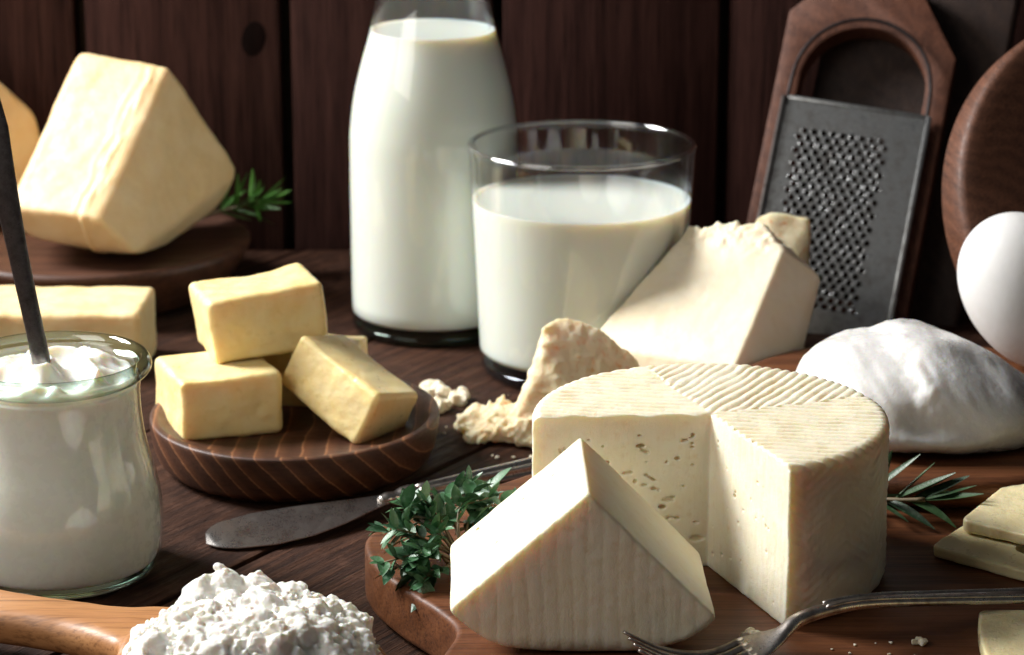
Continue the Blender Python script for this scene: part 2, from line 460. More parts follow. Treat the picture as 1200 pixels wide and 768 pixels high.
wall = thing('wall', 'dark reddish brown vertical plank wall behind the food', None, (0, 138, -3), kind='structure')
gx = [-65.5, -54.5, -43.5, -32.5, -21.68, -11.38, -.73, 10.65, 22.75, 33.5, 44.5, 55.5, 66]
for a, b in zip(gx, gx[1:]):
    dy = rnd.uniform(0, .25)
    V, F = bevbox((a+.28, 136.94+dy, -3), (b-.28, 139.2, 44), .18)
    pl = mk('plank', V, F, M['wall'], wall, sharp=40)
    if abs(a+21.68) < .01:   # the dark knot in the second plank from the left
        kv = [(-12.95+.62*math.cos(t)*s_, 136.94+dy-.02+.06*(s_ < .9)*0, 10.75+.88*math.sin(t)*s_+.15*math.cos(t)*s_) for s_ in (1.0, .55) for t in np.linspace(0, 2*math.pi, 24, endpoint=False)]
        kf = [(j, 24+j, 24+(j+1) % 24, (j+1) % 24) for j in range(24)]+[tuple(range(47, 23, -1))]
        kv = [(x, y+(.0 if i < 24 else -.03), z) for i, (x, y, z) in enumerate(kv)]
        mk('knot', kv, kf, M['knot'], pl)
V, F = bevbox((-66, 139.4, -3), (66.5, 140.4, 44), 0)
mk('backing', V, F, M['darkboard'], wall, smooth=False)

# ================================================================== cutting board under wheel
def outline(P, n=90):
    P = list(P); k = len(P); out = []
    for i in range(n):
        t = i/n*k; a = int(t); f = t-a; q = [np.array(P[(a+j-1) % k], float) for j in range(4)]
        out.append(tuple(.5*((2*q[1])+(q[2]-q[0])*f+(2*q[0]-5*q[1]+4*q[2]-q[3])*f*f+(3*q[1]-q[0]-3*q[2]+q[3])*f**3)))
    return out
BZ = 2.0
P = [(-4.95, 89.2), (-4.75, 86.9), (-3.7, 84.5), (-2.35, 82.3), (-1.75, 80.6), (-2.2, 78.3), (-2.6, 74.5), (0, 71.5), (8, 70.3), (18, 70), (28, 71), (33, 76), (34, 88), (32, 100), (26, 105), (17, 106.2), (9, 103.8), (3.5, 98.6), (-.8, 94.3), (-3.7, 91.5)]
V, F = prism(outline(P, 120), .15, BZ, .22, 3)
cb = mk('cutting_board', V, F, M['board'], sharp=50)
tag(cb, 'large dark brown wooden cutting board carrying the white cheese wheel', 'cutting board')

# ================================================================== cheese wheel
def cheese_wheel():
    cx, cy, z0, z1, R = 6.5, 86.2, BZ+.01, 7.4, 5.85
    f = Field((cx-R-.3, cy-R-.3, z0-.15), (cx+R+.3, cy+R+.3, z1+.25), .044)
    x, y, z = f.X-cx, f.Y-cy, f.Z
    rr = .32; zc, hh = (z0+z1)/2, (z1-z0)/2
    rad = np.sqrt(x*x+y*y)
    qx = rad-R+rr+.05*(z-z0-2.5)/2.5*0; qz = np.abs(z-zc)-hh+rr
    f.d = (np.minimum(np.maximum(qx, qz), 0)+np.sqrt(np.maximum(qx, 0)**2+np.maximum(qz, 0)**2)-rr).astype(np.float32)
    def dsp(P):
        px, py = P[:, 0]-cx, P[:, 1]-cy
        a = R_(20); u = px*math.cos(a)+py*math.sin(a)+.12*vn(P*.9); v = -px*math.sin(a)+py*math.cos(a)+.12*vn(P*.9+9)
        def lin(deg, per):
            t = R_(deg); s = -px*math.sin(t)+py*math.cos(t)+.10*vn(P*1.3+3)
            return np.abs(np.sin(math.pi*s/per))
        q2 = lin(60, .36); q1 = lin(-9, .38)
        right = (u > 0) & (v > 0)
        soft = np.where(right, 1.0, 1.5)*(.8+.35*vn(P*.8+2))
        ridge = (1-np.where(right | ((u < 0) & (v < 0)), q2**.8, q1**1.1))*soft
        top = np.clip((P[:, 2]-(z1-.30))/.2, 0, 1)
        sd = np.clip((np.sqrt(px*px+py*py)-R+.35)/.25, 0, 1)*(1-top)
        th = np.arctan2(py, px)*R
        side = np.abs(np.sin(math.pi*(P[:, 2]*.8+np.abs(((th/1.6) % 2)-1)*.8)/.26))
        return top*(ridge+.35*ridge*vn(P*2.0+1))*.085+sd*(.035*side*(.5+.5*vn(P*1.2+7))+.04*fbm(P*.9, 3)+.012*fbm(P*5, 2))+.006*fbm(P*3, 2)+top*.04*vn(P*.6+4)
    f.disp(dsp, .4)
    a0, a1 = R_(184), R_(291)
    wob = np.float32(0)
    n1 = (-math.sin(a0), math.cos(a0)); n2 = (-math.sin(a1), math.cos(a1))
    d1 = -(x*n1[0]+y*n1[1])+0*z; d2 = (x*n2[0]+y*n2[1])+0*z
    notch = np.maximum(d1, d2)
    # knife wobble on cut faces
    i = np.nonzero(np.abs(notch) < .4); P = np.stack([f.ax[k][i[k]] for k in range(3)], 1)
    notch = notch.astype(np.float32); notch[i] += (.012*fbm(P*np.array((.8, .8, 1.2)), 2)+.008*vn(P*np.array((6, 6, 1.0)))).astype(np.float32)
    f.d = smax(f.d, -notch, .05)
    r = random.Random(4)
    for k in range(70):   # eyes in the paste
        t = r.uniform(.25, R-.5); zz = r.uniform(z0+.5, z1-.7)
        back = r.random() < .72
        a = a0 if back else a1
        rad_ = r.choice((.04, .05, .05, .06, .07, .08, .12)) * (1.0 if back else .7)
        dp = .6*rad_; cxx, cyy = cx+math.cos(a)*t-(0 if back else -dp), cy+math.sin(a)*t+(dp*1.2 if back else 0)
        f.ball((cxx, cyy, zz), rad_, carve=True, sc_=(r.uniform(.9, 1.7), 1.7, r.uniform(.6, 1.1)) if back else (1, r.uniform(.9, 1.6), r.uniform(.6, 1.1)))
    for k in range(16):   # ragged slits, several small holes run together
        t = r.uniform(.4, R-.8); zz = r.uniform(z0+.5, z1-.9); sl = r.uniform(-.5, 1.0)
        for j in range(r.randint(2, 4)):
            f.ball((cx+math.cos(a0)*(t+j*.09), cy+math.sin(a0)*(t+j*.09)+.05, zz+j*.07*sl), r.uniform(.045, .075), carve=True, sc_=(1.2, 1.6, .8))
    f.ball((cx-.35, cy-.02, z0+1.0), .22, carve=True, sc_=(1.2, .7, .45))
    V, F = f.mesh()
    return tag(mk('round_cheese', V, F, M['wheel']), 'round white cheese wheel with ridged top and a wedge cut out', 'cheese')
cheese_wheel()

def cheese_wedge():
    ax_, az, y0, y1, R = 2.3, 7.32, 78.45, 83.95, 5.72
    f = Field((-2.9, y0-.3, BZ-.2), (7.0, y1+.4, az+.3), .05)
    sk = -.022   # thickness axis leans slightly to the left going back
    x = f.X-ax_-sk*(f.Y-y0); y, z = f.Y, f.Z-az
    r = np.sqrt(x*x+z*z)
    la, ra = R_(48.5), R_(44.5)
    dl = -(x*math.cos(la)+(-z)*-math.sin(la))*1.0
    # half planes through the apex
    dl = -x*math.cos(la)+z*math.sin(la)*1.0
    dr = x*math.cos(ra)+z*math.sin(ra)
    d = smax(dl+0*y, dr+0*y, .07)
    slab = np.maximum(y0-y, y-y1)
    d = smax(d, slab+0*x, .13)
    d = smax(d, (r-R)+0*y, .30)
    d = smax(d, (BZ+.012-f.Z)+0*d, .7)
    f.d = d.astype(np.float32)
    def dsp(P):
        px = P[:, 0]-ax_
        fr = np.clip((y0+.25-P[:, 1])/.15, 0, 1)
        g = np.abs(np.sin(math.pi*(px*1.0+.10*(P[:, 2]-5)*.3+.1*vn(P*.8))/.47))
        return fr*.024*(1-g**.3)+.02*fbm(P*.6, 2)+.006*fbm(P*4, 2)
    f.disp(dsp, .4)
    for k in range(10):
        t = rnd.uniform(1, 4.5); yy = rnd.uniform(y0+.6, y1-.6)
        f.ball((ax_-math.sin(la)*t, yy, az-math.cos(la)*t), rnd.uniform(.05, .09), carve=True, sc_=(1, rnd.uniform(1, 2), 1))
    V, F = f.mesh()
    return tag(mk('cheese_wedge', V, F, M['wheel']), 'white cheese wedge standing on its curved rind in front of the wheel', 'cheese')
cheese_wedge()

# ================================================================== milk bottle
def vessel(root, name, outer, th, floor, c, mat, seg=128):
    """outer profile up to the lip, wall thickness th, inside floor height"""
    inner = [(max(r-th, .01), z) for r, z in outer if z > floor+.25]
    inner = [(0, floor), (inner[0][0]*.8, floor+.02), (inner[0][0]*.97, floor+.15)]+inner
    top = outer[-1]
    prof = [(0, 0.0)]+outer+[(top[0]-th*.25, top[1]+th*.35), (top[0]-th*.75, top[1]+th*.35)]+inner[::-1]
    V, F = lathe(prof, c, seg)
    return mk(name, V, F, mat, root)
def samp(P, n): return [tuple(p) for p in smoothcurve(P, n)]
BC = (-3.55, 122.3, .0)
bott = thing('milk_bottle', 'tall clear glass milk bottle against the wall behind the tumbler', 'bottle', BC)
bo = [(3.55, .0), (3.74, .10)]+samp([(3.80, .3), (3.86, 1.2), (3.88, 4), (3.88, 8.4), (3.82, 9.6), (3.64, 10.9), (3.30, 12.3), (2.95, 13.5), (2.65, 14.7), (2.46, 15.8), (2.37, 16.9), (2.34, 18.2)], 40)+samp([(2.5, 18.4), (2.62, 18.8), (2.55, 19.3), (2.45, 19.4)], 8)
vessel(bott, 'glass_body', bo, .22, .65, BC, M['glass'])
V, F = lathe([(0, .03), (3.5, .03), (3.72, .14), (3.78, .34), (3.6, .5), (0, .5)], BC, 96)
mk('glass_base', V, F, M['greenbase'], bott)
def fill(name, prof_outer, gap, floor, top, c, label, cat):
    pr = [(r-gap, z) for r, z in prof_outer if floor < z < top]
    rt = np.interp(top, [p[1] for p in prof_outer], [p[0] for p in prof_outer])-gap
    prof = [(0, floor), (pr[0][0]*.86, floor), (pr[0][0]*.96, floor+.06), (pr[0][0], floor+.22)]+[p for p in pr if p[1] > floor+.25]+[(rt, top+.07), (rt-.04, top+.075), (rt-.14, top+.02), (rt-.35, top), (0, top)]
    V, F = lathe(prof, c, 128)
    return tag(mk(name, V, F, M['milk'], sharp=70), label, cat)
fill('milk', bo, .09, .72, 13.75, BC, 'white milk filling the tall glass bottle', 'milk')

GC = (2.98, 115.5, 0.)
glass = thing('drinking_glass', 'wide clear glass tumbler of milk standing before the bottle', 'glass', GC)
go = [(3.95, .0), (4.22, .08)]+samp([(4.36, .3), (4.45, 1.2), (4.60, 4.5), (4.78, 8.2), (4.86, 9.95)], 24)
vessel(glass, 'glass_body', go, .20, .8, GC, M['glass'])
V, F = lathe([(0, .03), (3.9, .03), (4.18, .12), (4.30, .34), (4.2, .56), (0, .56)], GC, 96)
mk('glass_base', V, F, M['glassbase'], glass)
V, F = lathe([(4.77+.13*math.cos(t), 10.02+.11*math.sin(t)) for t in np.linspace(0, 2*math.pi, 12, endpoint=False)], GC, 160, True)
mk('rim', V, F, M['rimglass'], glass)
fill('milk', go, .07, .85, 7.6, GC, 'white milk in the wide glass tumbler', 'milk')

# ================================================================== yogurt jar
JC = (-15.85, 91.0, 0.)
jar = thing('glass_jar', 'squat greenish glass jar of yogurt with a spoon in it', 'jar', JC)
jo = [(2.75, .0), (3.1, .06)]+samp([(3.32, .25), (3.56, .9), (3.63, 1.7), (3.60, 2.7), (3.42, 3.7), (3.16, 4.7), (3.02, 5.7), (2.99, 6.6), (3.04, 7.1)], 30)
jp = jo+samp([(3.20, 7.22), (3.40, 7.42), (3.42, 7.62), (3.28, 7.82)], 8)
V, F = lathe([(0, 0)]+jo+[(2.86, 7.1)]+[(r-.18, z) for r, z in jo[::-1] if z > .9]+[(2.9, .55), (0, .45)], JC, 128)
mk('glass_body', V, F, M['jarglass'], jar)
V, F = lathe(samp([(3.03, 7.12), (3.20, 7.20), (3.40, 7.40), (3.43, 7.62), (3.30, 7.83), (3.12, 7.86), (2.98, 7.7), (2.90, 7.4), (2.90, 7.15), (3.03, 7.12)], 36)[:-1], JC, 128, True)
mk('lip', V, F, M['lipglass'], jar)
V, F = lathe([(0, .02), (2.72, .02), (3.05, .1), (3.25, .28), (3.2, .42), (0, .42)], JC, 96)
mk('glass_base', V, F, M['jarbase'], jar)
def yogurt():
    cx, cy = JC[:2]
    f = Field((cx-3.8, cy-3.8, .35), (cx+3.8, cy+3.8, 8.6), .07)
    x, y, z = f.X-cx, f.Y-cy, f.Z
    zz = np.array([p[1] for p in jo]); rr = np.array([p[0] for p in jo])-.10
    rz = np.interp(f.ax[2], zz, rr).astype(np.float32); rz = np.where(f.ax[2] > 6.9, 2.84, rz)
    rad = np.sqrt(x*x+y*y)
    d = (rad-rz[None, None, :])*.97
    d = smax(d, .5-z+0*x, .2)
    xy = np.stack(np.broadcast_arrays(x[:, :, 0], y[:, :, 0]), -1).reshape(-1, 2)
    q3 = np.concatenate([xy*.75, np.full((len(xy), 1), 2.2)], 1)
    rr_ = np.hypot(xy[:, 0]+.5, xy[:, 1]); tt_ = np.arctan2(xy[:, 1], xy[:, 0]+.5)
    ww_ = 1.55*rr_+tt_+1.5*vn(q3)
    hgt = 7.22+.50*(1-np.abs(np.sin(ww_)))*np.clip((3.1-np.hypot(xy[:, 0], xy[:, 1]))/.9, 0, 1)+.16*fbm(q3*1.9+4, 2)+.25*np.exp(-((xy[:, 0]+.9)**2+(xy[:, 1]-.1)**2)/1.2)
    top = hgt.reshape(x.shape[0], y.shape[1])[:, :, None].astype(np.float32)
    d = smax(d, (z-top)*.75, .12)
    f.d = d.astype(np.float32)
    r = random.Random(3)
    def dsp(P):
        t = np.clip((P[:, 2]-6.9)/.3, 0, 1)
        return t*(.04*fbm(P*np.array((1.1, 1.6, 1.))+2, 2)+.012*vn(P*5))
    f.disp(dsp, .4)
    lim = smax((rad-2.82)+0*z, -(z-6.9)*5, .02)
    f.d = np.where((f.Z > 6.9) & (rad > 2.5), np.maximum(f.d, rad-2.84), f.d).astype(np.float32)
    V, F = f.mesh()
    tag(mk('yogurt', V, F, M['yogurt']), 'thick white yogurt with swirled top inside the glass jar', 'yogurt')
yogurt()
def flat_loft(path, widths, thick, side, nrm=None, k=16, pw=2.6):
    """superellipse sections along path; side: width direction"""
    rings = []
    for i, p in enumerate(path):
        t = Vector(path[min(i+1, len(path)-1)])-Vector(path[max(i-1, 0)]); t.normalize()
        s = Vector(side); s = (s-t*s.dot(t)).normalized(); n_ = t.cross(s)
        ring = []
        for j in range(k):
            a = 2*math.pi*j/k; ca, sa = math.cos(a), math.sin(a)
            e = 2/pw
            ring.append(Vector(p)+s*widths[i]*.5*math.copysign(abs(ca)**e, ca)+n_*thick[i]*.5*math.copysign(abs(sa)**e, sa))
        rings.append(ring)
    return loft(rings)
pts = smoothcurve([(-15.7, 90.6, 4.6), (-16.15, 90.7, 7.9), (-16.75, 91.0, 11.2), (-17.25, 91.2, 14.3), (-17.7, 91.4, 17.5)], 30)
V, F = flat_loft(pts, [np.interp(i, (0, 10, 16, 26, 30), (.7, .66, .74, 1.1, .7)) for i in range(31)], [np.interp(i, (0, 30), (.34, .2)) for i in range(31)], (1, -.25, 0))
sp = mk('spoon', V, F, M['darkmetal'], sharp=50)
tag(sp, 'dark metal spoon standing upright in the yogurt jar', 'spoon')

# ================================================================== butter plate and butter
PC = (-8.5, 103.1, 0.)
prof = [(0, .05), (4.7, .05), (5.1, .14), (5.42, .45), (5.64, 1.05), (5.73, 1.65), (5.74, 1.95), (5.66, 2.05), (5.45, 2.06), (5.32, 1.98), (5.0, 1.72), (4.4, 1.5), (3.0, 1.36), (0, 1.3)]
prof = [tuple(p) for p in prof[:2]]+samp(prof[2:], 60)
prof[-1] = (0, 1.3)
V, F = lathe(prof, (0, 0, 0), 128)
V = np.array(V)*np.array((.985, 1.05, 1))+np.array(PC)
tag(mk('wooden_plate', V, F, M['plate'], sharp=60), 'striped grain round wooden plate holding the butter blocks', 'plate')

def butter(name, c, axes, half, label, seed, mat='butter', r=.22, chips=()):
    f = box_field(c, *axes, half, .055, r)
    s = seed*3.7
    f.disp(lambda P: .12*fbm(P*.42+s, 2)+.022*fbm(P*1.6+s, 2)+.03*np.maximum(0, vn(P*2.2+s)-.3)+.006*fbm(P*6+s, 2), .5)
    cr = random.Random(seed)
    for _k in range(7):
        ed_ = [cr.choice((-1, 1)) for _ in range(3)]; ed_[cr.randrange(3)] = cr.uniform(-.9, .9)
        p = np.array(c)+sum(np.array(a)*hh*(e+.09*np.sign(e)) for a, hh, e in zip(axes, half, ed_))
        f.ball(tuple(p), cr.uniform(.18, .32), carve=True)
    V, F = f.mesh()
    return tag(mk(name, V, F, M[mat]), label, 'butter', 'butter blocks on the plate' if 'stack' in label or 'plate' in label else None)
A = rotz(19)
butter('butter_block', (-11.55, 103.5, 2.6), rotz(22), (2.0, 1.95, 1.22), 'yellow butter block lying at the left of the plate', 1)
tilt = Matrix.Rotation(R_(-6), 3, 'Y') @ Matrix.Rotation(R_(18), 3, 'Z')
T = tuple(tuple(tilt @ Vector(v)) for v in ((1, 0, 0), (0, 1, 0), (0, 0, 1)))
butter('butter_block', (-10.1, 105.9, 5.2), T, (2.3, 1.9, 1.28), 'butter block on top of the butter stack', 2)
butter('butter_block', (-8.1, 107.0, 2.55), rotz(-12), (2.1, 1.4, 1.28), 'butter block at the back of the plate, mostly hidden', 5)
# leaning block
dl = Vector((.70, -.60, -.38)).normalized(); up = Vector((.42, -.06, .9)); up = (up-dl*up.dot(dl)).normalized(); sd = up.cross(dl)
cR = Vector((-6.35, 103.2, 2.93))
butter('butter_block', tuple(cR), (tuple(dl), tuple(sd), tuple(up)), (2.25, 1.4, 1.15), 'butter block leaning down towards the right edge of the plate', 7)
butter('butter_stick', (-21.2, 116.4, 1.5), rotz(-1.5), (5.3, 2.35, 1.45), 'long pale butter bar lying behind the yogurt jar', 9, 'butter2', .3)

# ================================================================== big cheese on old plate, left back
SC = (-20.1, 128.6, 0.)
prof = [(0, .05), (5.6, .05), (6.2, .3), (7.1, 1.6), (7.5, 2.3), (7.52, 2.55), (7.35, 2.68), (7.0, 2.62), (6.4, 2.45), (0, 2.35)]
V, F = lathe(prof, SC, 128)
tag(mk('wooden_plate', V, F, M['stand'], sharp=60), 'dark round wooden plate under the big golden cheese', 'plate')
def big_cheese():
    P = [(-20.5, 129.0, 11.7), (-15.95, 127.0, 11.35), (-18.9, 122.0, 5.1), (-23.2, 123.6, 5.3), (-13.0, 129.2, 5.7), (-14.0, 129.3, 4.0), (-17.2, 122.7, 3.2), (-22.3, 124.2, 3.7),
         (-16.5, 126, 2.6), (-20, 126.5, 2.6), (-16.5, 130.5, 2.7), (-20.5, 131, 2.7), (-23.5, 128, 4), (-17.5, 132.0, 7), (-20.4, 131.0, 7.5)]
    f = hull_field(P, .085, .30)
    def dsp(Q):
        return .07*fbm(Q*.4, 2)+.02*fbm(Q*1.5+3, 3)
    f.disp(dsp, .6)
    # rough strip along the broken edge of the bright face
    nA, nB = np.array((-15.95, 127.0, 11.35)), np.array((-18.9, 122.0, 5.1))
    w = np.array((-20.5, 129.0, 11.7))-nA; w /= np.linalg.norm(w)
    e_ = (nB-nA)/np.linalg.norm(nB-nA); r = random.Random(8)
    def strip(Q):
        D = Q-nA; al = D@e_; ac = (D-al[:, None]*e_)@w
        wob = ac+.25*vn(np.stack([al*.9, al*0, al*0], 1))
        band_ = np.exp(-((wob-.75)/.28)**2); b2 = np.exp(-((wob-1.35)/.14)**2)
        st = np.stack([al*.8, ac*5, al*.3], 1)
        return (band_*(-.06+.07*fbm(st, 3))-b2*.03*(1+vn(st+5)))*np.clip(al/.5, 0, 1)
    f.disp(strip, .4)
    for k in range(14):
        t, s_ = r.uniform(.15, .8), r.uniform(1.4, 3.6); p = nA+(nB-nA)*t+w*s_
        f.ball(p+np.array((-.05, -.1, .1)), r.uniform(.10, .2), carve=True)
    V, F = f.mesh()
    tag(mk('cheese_piece', V, F, M['oldcheese']), 'big golden cheese wedge with broken edge on the dark plate', 'cheese')
    P = [(-33, 132, 14.5), (-24.9, 131.5, 9.95), (-23.2, 131.7, 8.1), (-22.6, 132.0, 6), (-22.8, 132, 2.75), (-31, 129.5, 2.75), (-26.5, 129.8, 5), (-25, 130.8, 2.75), (-24.5, 134.5, 2.75), (-31, 135, 2.75), (-30, 135.5, 12), (-24.5, 134.5, 8)]
    f = hull_field(P, .12, .4); f.disp(lambda Q: .08*fbm(Q*.6, 2), .6)
    V, F = f.mesh()
    tag(mk('cheese_piece', V, F, M['oldcheese']), 'golden cheese piece cut by the left picture edge', 'cheese')
big_cheese()

# ================================================================== hard cheese
def hard():
    P = [(7.47, 113.0, 7.12), (10.3, 111.72, 7.66), (12.82, 110.6, 5.45), (11.13, 110.0, 6.86), (8.96, 106.04, 3.03), (8.75, 105.6, .02), (11.4, 108.3, 2.6), (11.3, 108.2, .02), (3.54, 110.2, 3.18), (3.0, 109.9, 2.7), (2.9, 109.7, .02), (8.4, 113.0, .02), (11.8, 113.0, .02)]
    f = hull_field(P, .06, .12)
    def dsp(Q):
        top = np.clip((Q[:, 2]-6.3)/.6, 0, 1)
        return .03*fbm(Q*.4, 2)+.012*fbm(Q*2.2, 3)+top*.08*fbm(Q*3.0+5, 3)
    f.disp(dsp, .5)
    V, F = f.mesh(); tag(mk('hard_cheese_wedge', V, F, M['parm']), 'big pale hard cheese wedge sloping up beside the tumbler', 'cheese')
    P = [(11.2, 116.0, 7.0), (12.9, 115.6, 6.9), (12.7, 115.4, 5.6), (11.4, 115.8, .03), (10.4, 116.6, .03), (12.9, 116.2, .03), (12.8, 117.4, 5.5), (10.6, 117.2, 6.4)]
    f = hull_field(P, .08, .2); f.disp(lambda Q: .06*fbm(Q*1.2, 3), .5)
    V, F = f.mesh(); tag(mk('hard_cheese_piece', V, F, M['chunk']), 'small hard cheese piece peeking out behind the big hard wedge', 'cheese')
    # broken chunk with rind
    P = [(1.3, 106.0, 5.0), (2.05, 106.7, 4.95), (3.5, 106.7, 4.5), (5.3, 106.2, 3.4), (5.2, 105.8, 1.0), (.35, 105.3, 1.9), (-.1, 105.2, .6), (3.0, 104.4, 1.6), (3.0, 104.3, .05), (5.0, 105.5, .05), (0, 106.2, .05), (4.4, 107.2, .05), (.5, 105.0, .05), (1.2, 105.1, 3.6)]
    f = hull_field(P, .055, .2, .9)
    Q2 = [(-2.25, 106.9, .8), (-1.5, 107.6, 1.0), (.6, 106.3, 1.7), (-1.9, 105.3, .6), (.6, 104.6, 1.0), (-2.3, 106.9, .05), (-1.8, 105.1, .05), (.7, 104.4, .05), (-1.4, 107.8, .05), (1.0, 106.8, .05), (2.2, 104.3, .05), (1.8, 104.8, 1.4)]
    g = Field(f.lo-np.array((2.4, .5, 0)), np.array((6.2, 108.6, 5.9)), .055)
    g.d[:] = -9
    for n, d in hull_planes(Q2): g.d = smax(g.d, (g.X*n.x+g.Y*n.y+g.Z*n.z-d).astype(np.float32), .2)
    h = np.full(g.d.shape, -9, np.float32)
    for n, d in hull_planes(P): h = smax(h, (g.X*n.x+g.Y*n.y+g.Z*n.z-d).astype(np.float32), .2)
    g.disp(lambda Q: .22*fbm(Q*1.3+2, 3, .6)+.08*np.abs(vn(Q*4)), .8)
    g.d = smin(g.d, h, .3)
    g.disp(lambda Q: .07*fbm(Q*.7+8, 3, .6)+.10*np.abs(vn(Q*1.6+3))+.03*fbm(Q*4, 2), .6)
    g.d = np.maximum(g.d, .02-g.Z)
    V, F = g.mesh(); tag(mk('hard_cheese_chunk', V, F, M['chunk']), 'broken hard cheese chunk with orange tint and crumbling lower end', 'cheese')
hard()
def crumb(c, r, sq, label, seed, name='cheese_crumb', mat='crumb', h=None, group=None):
    h = h or max(.025, r/14)
    f = Field(np.array(c)-r*1.8, np.array(c)+r*1.8, h)
    q = random.Random(seed)
    for k in range(7):
        f.ball((c[0]+q.uniform(-.75, .75)*r*sq[0], c[1]+q.uniform(-.75, .75)*r*sq[1], c[2]+q.uniform(-.2, .3)*r*sq[2]), r*q.uniform(.4, .62), k=.2*r, pad=3*r)
    f.disp(lambda P: .22*r*fbm(P*(1.6/r)+seed, 3), r)
    f.d = np.maximum(f.d, (c[2]-r*.55*sq[2])-f.Z)
    V, F = f.mesh(); V[:, 2] += -V[:, 2].min()+(c[2]-r*.55*sq[2])
    return tag(mk(name, V, F, M[mat]), label, 'crumb', group)
def on(z, r, sq): return z+r*.55*sq+.005
for (x, y, r, sq, lab, sd_) in ((-3.1, 111.6, .62, (1.1, 1.1, .6), 'round pale cheese crumb farthest back, by the bottle base', 1),
                               (-3.05, 109.4, .55, (.75, 1.0, .7), 'pale cheese crumb next to the butter plate edge', 2),
                               (-2.2, 110.7, .5, (.9, 1.2, .6), 'long pale cheese crumb touching the broken chunk end', 3)):
    crumb((x, y, on(.0, r, sq[2])), r, sq, lab, sd_, name='cheese_lump')
q = random.Random(21)
for k in range(13):
    x, y = q.uniform(-.9, .9), q.uniform(101.9, 104.0)
    if k > 8: x, y = q.uniform(-3.4, -2.6), q.uniform(106.3, 107.6)
    r = q.choice((.05, .06, .08, .17 if k == 0 else .09))
    crumb((x, y, on(0, r, .8)), r, (1, 1, .8), 'tiny white cheese crumb lying on the table planks', 30+k, group='tiny crumbs on the table')
for k in range(16):
    x, y = q.uniform(9.5, 15), q.uniform(76.6, 79.6)
    r = q.choice((.035, .05, .06))
    crumb((x, y, on(BZ, r, .7)), r, (1, 1, .7), 'tiny white cheese crumb lying on the cutting board by the fork', 60+k, group='tiny crumbs on the board')
for (x, y, r, lab) in ((7.45, 80.1, .34, 'thin white cheese flake under the corner of the wheel'), (12.6, 79.6, .25, 'thin white cheese flake on the board behind the fork handle')):
    crumb((x, y, BZ+.06), r, (1.2, .9, .22), lab, 90, name='cheese_flake')

# ================================================================== mozzarella, its board
MC = (15.5, 97.5)
V, F = lathe([(0, BZ+.02), (5.6, BZ+.02), (6.0, BZ+.12), (6.2, BZ+.45), (6.22, BZ+.95), (6.1, BZ+1.14), (5.85, BZ+1.2), (0, BZ+1.2)], (MC[0], MC[1], 0), 128)
V = np.array(V); V[:, 0] = MC[0]+.3+(V[:, 0]-MC[0])*1.29; V[:, 1] = 100.3+(V[:, 1]-MC[1])*1.45
tag(mk('wooden_plate', V, F, M['board'], sharp=50), 'thick round brown wooden board under the mozzarella ball', 'board')
def mozz():
    z0 = BZ+1.21
    f = Field((10.0, 92.4, z0-.1), (20.6, 102.5, z0+4.8), .065)
    f.ball((14.6, 97.6, z0+1.75), 1, k=.5, sc_=(4.1, 4.2, 2.35), pad=6)
    f.d *= 2.6
    g = Field((10.0, 92.4, z0-.1), (20.6, 102.5, z0+4.8), .065)
    def ell(c, s, rot=0):
        x, y, z = g.X-c[0], g.Y-c[1], g.Z-c[2]
        ca, sa = math.cos(rot), math.sin(rot)
        x2, z2 = x*ca+z*sa, -x*sa+z*ca
        k0 = np.sqrt((x2/s[0])**2+(y/s[1])**2+(z2/s[2])**2); k1 = np.sqrt((x2/s[0]**2)**2+(y/s[1]**2)**2+(z2/s[2]**2)**2)+1e-6
        return (k0*(k0-1)/k1).astype(np.float32)
    d = ell((14.6, 97.5, z0+1.6), (3.9, 3.9, 1.85), -.12)
    d = smin(d, ell((13.8, 98.0, z0+1.75), (3.2, 3.2, 1.55), .12), .8)
    d = smin(d, ell((16.7, 97.2, z0+1.35), (2.9, 3.6, 1.45), -.25), .8)
    d = smin(d, ell((14.9, 97.6, z0+.7), (4.7, 4.4, 1.0), -.03), .7)
    g.d = d
    def dsp(P):
        # stretched skin: streaks fanning from the fold, plus a seam with puckers
        s = np.stack([P[:, 0]*1.4+P[:, 2]*1.1, P[:, 1]*.4, (P[:, 2]-P[:, 0]*.6)*.5], 1)
        o = .12*fbm(P*.45+2, 2)+.022*vn(s*2.2)+.006*vn(s*5.5)
        seam = (P[:, 0]-14.5)+.35*(P[:, 2]-z0-2)+.5*vn(P*.8+5)
        wgt = np.exp(-(seam/.55)**2)*np.clip((P[:, 2]-z0-.6)/1.2, 0, 1)
        return o+wgt*.13*fbm(P*1.0+4, 3, .5)-.16*np.tanh(seam*2.2)*np.clip((P[:, 2]-z0-.3)/1.5, 0, 1)*np.exp(-(seam/1.6)**2)
    g.disp(dsp, .8)
    g.d = smax(g.d, (z0-g.Z)+0*g.X, .1).astype(np.float32)
    V, F = g.mesh(); tag(mk('mozzarella', V, F, M['mozz']), 'large white mozzarella ball with folded skin on a wooden board', 'cheese')
mozz()

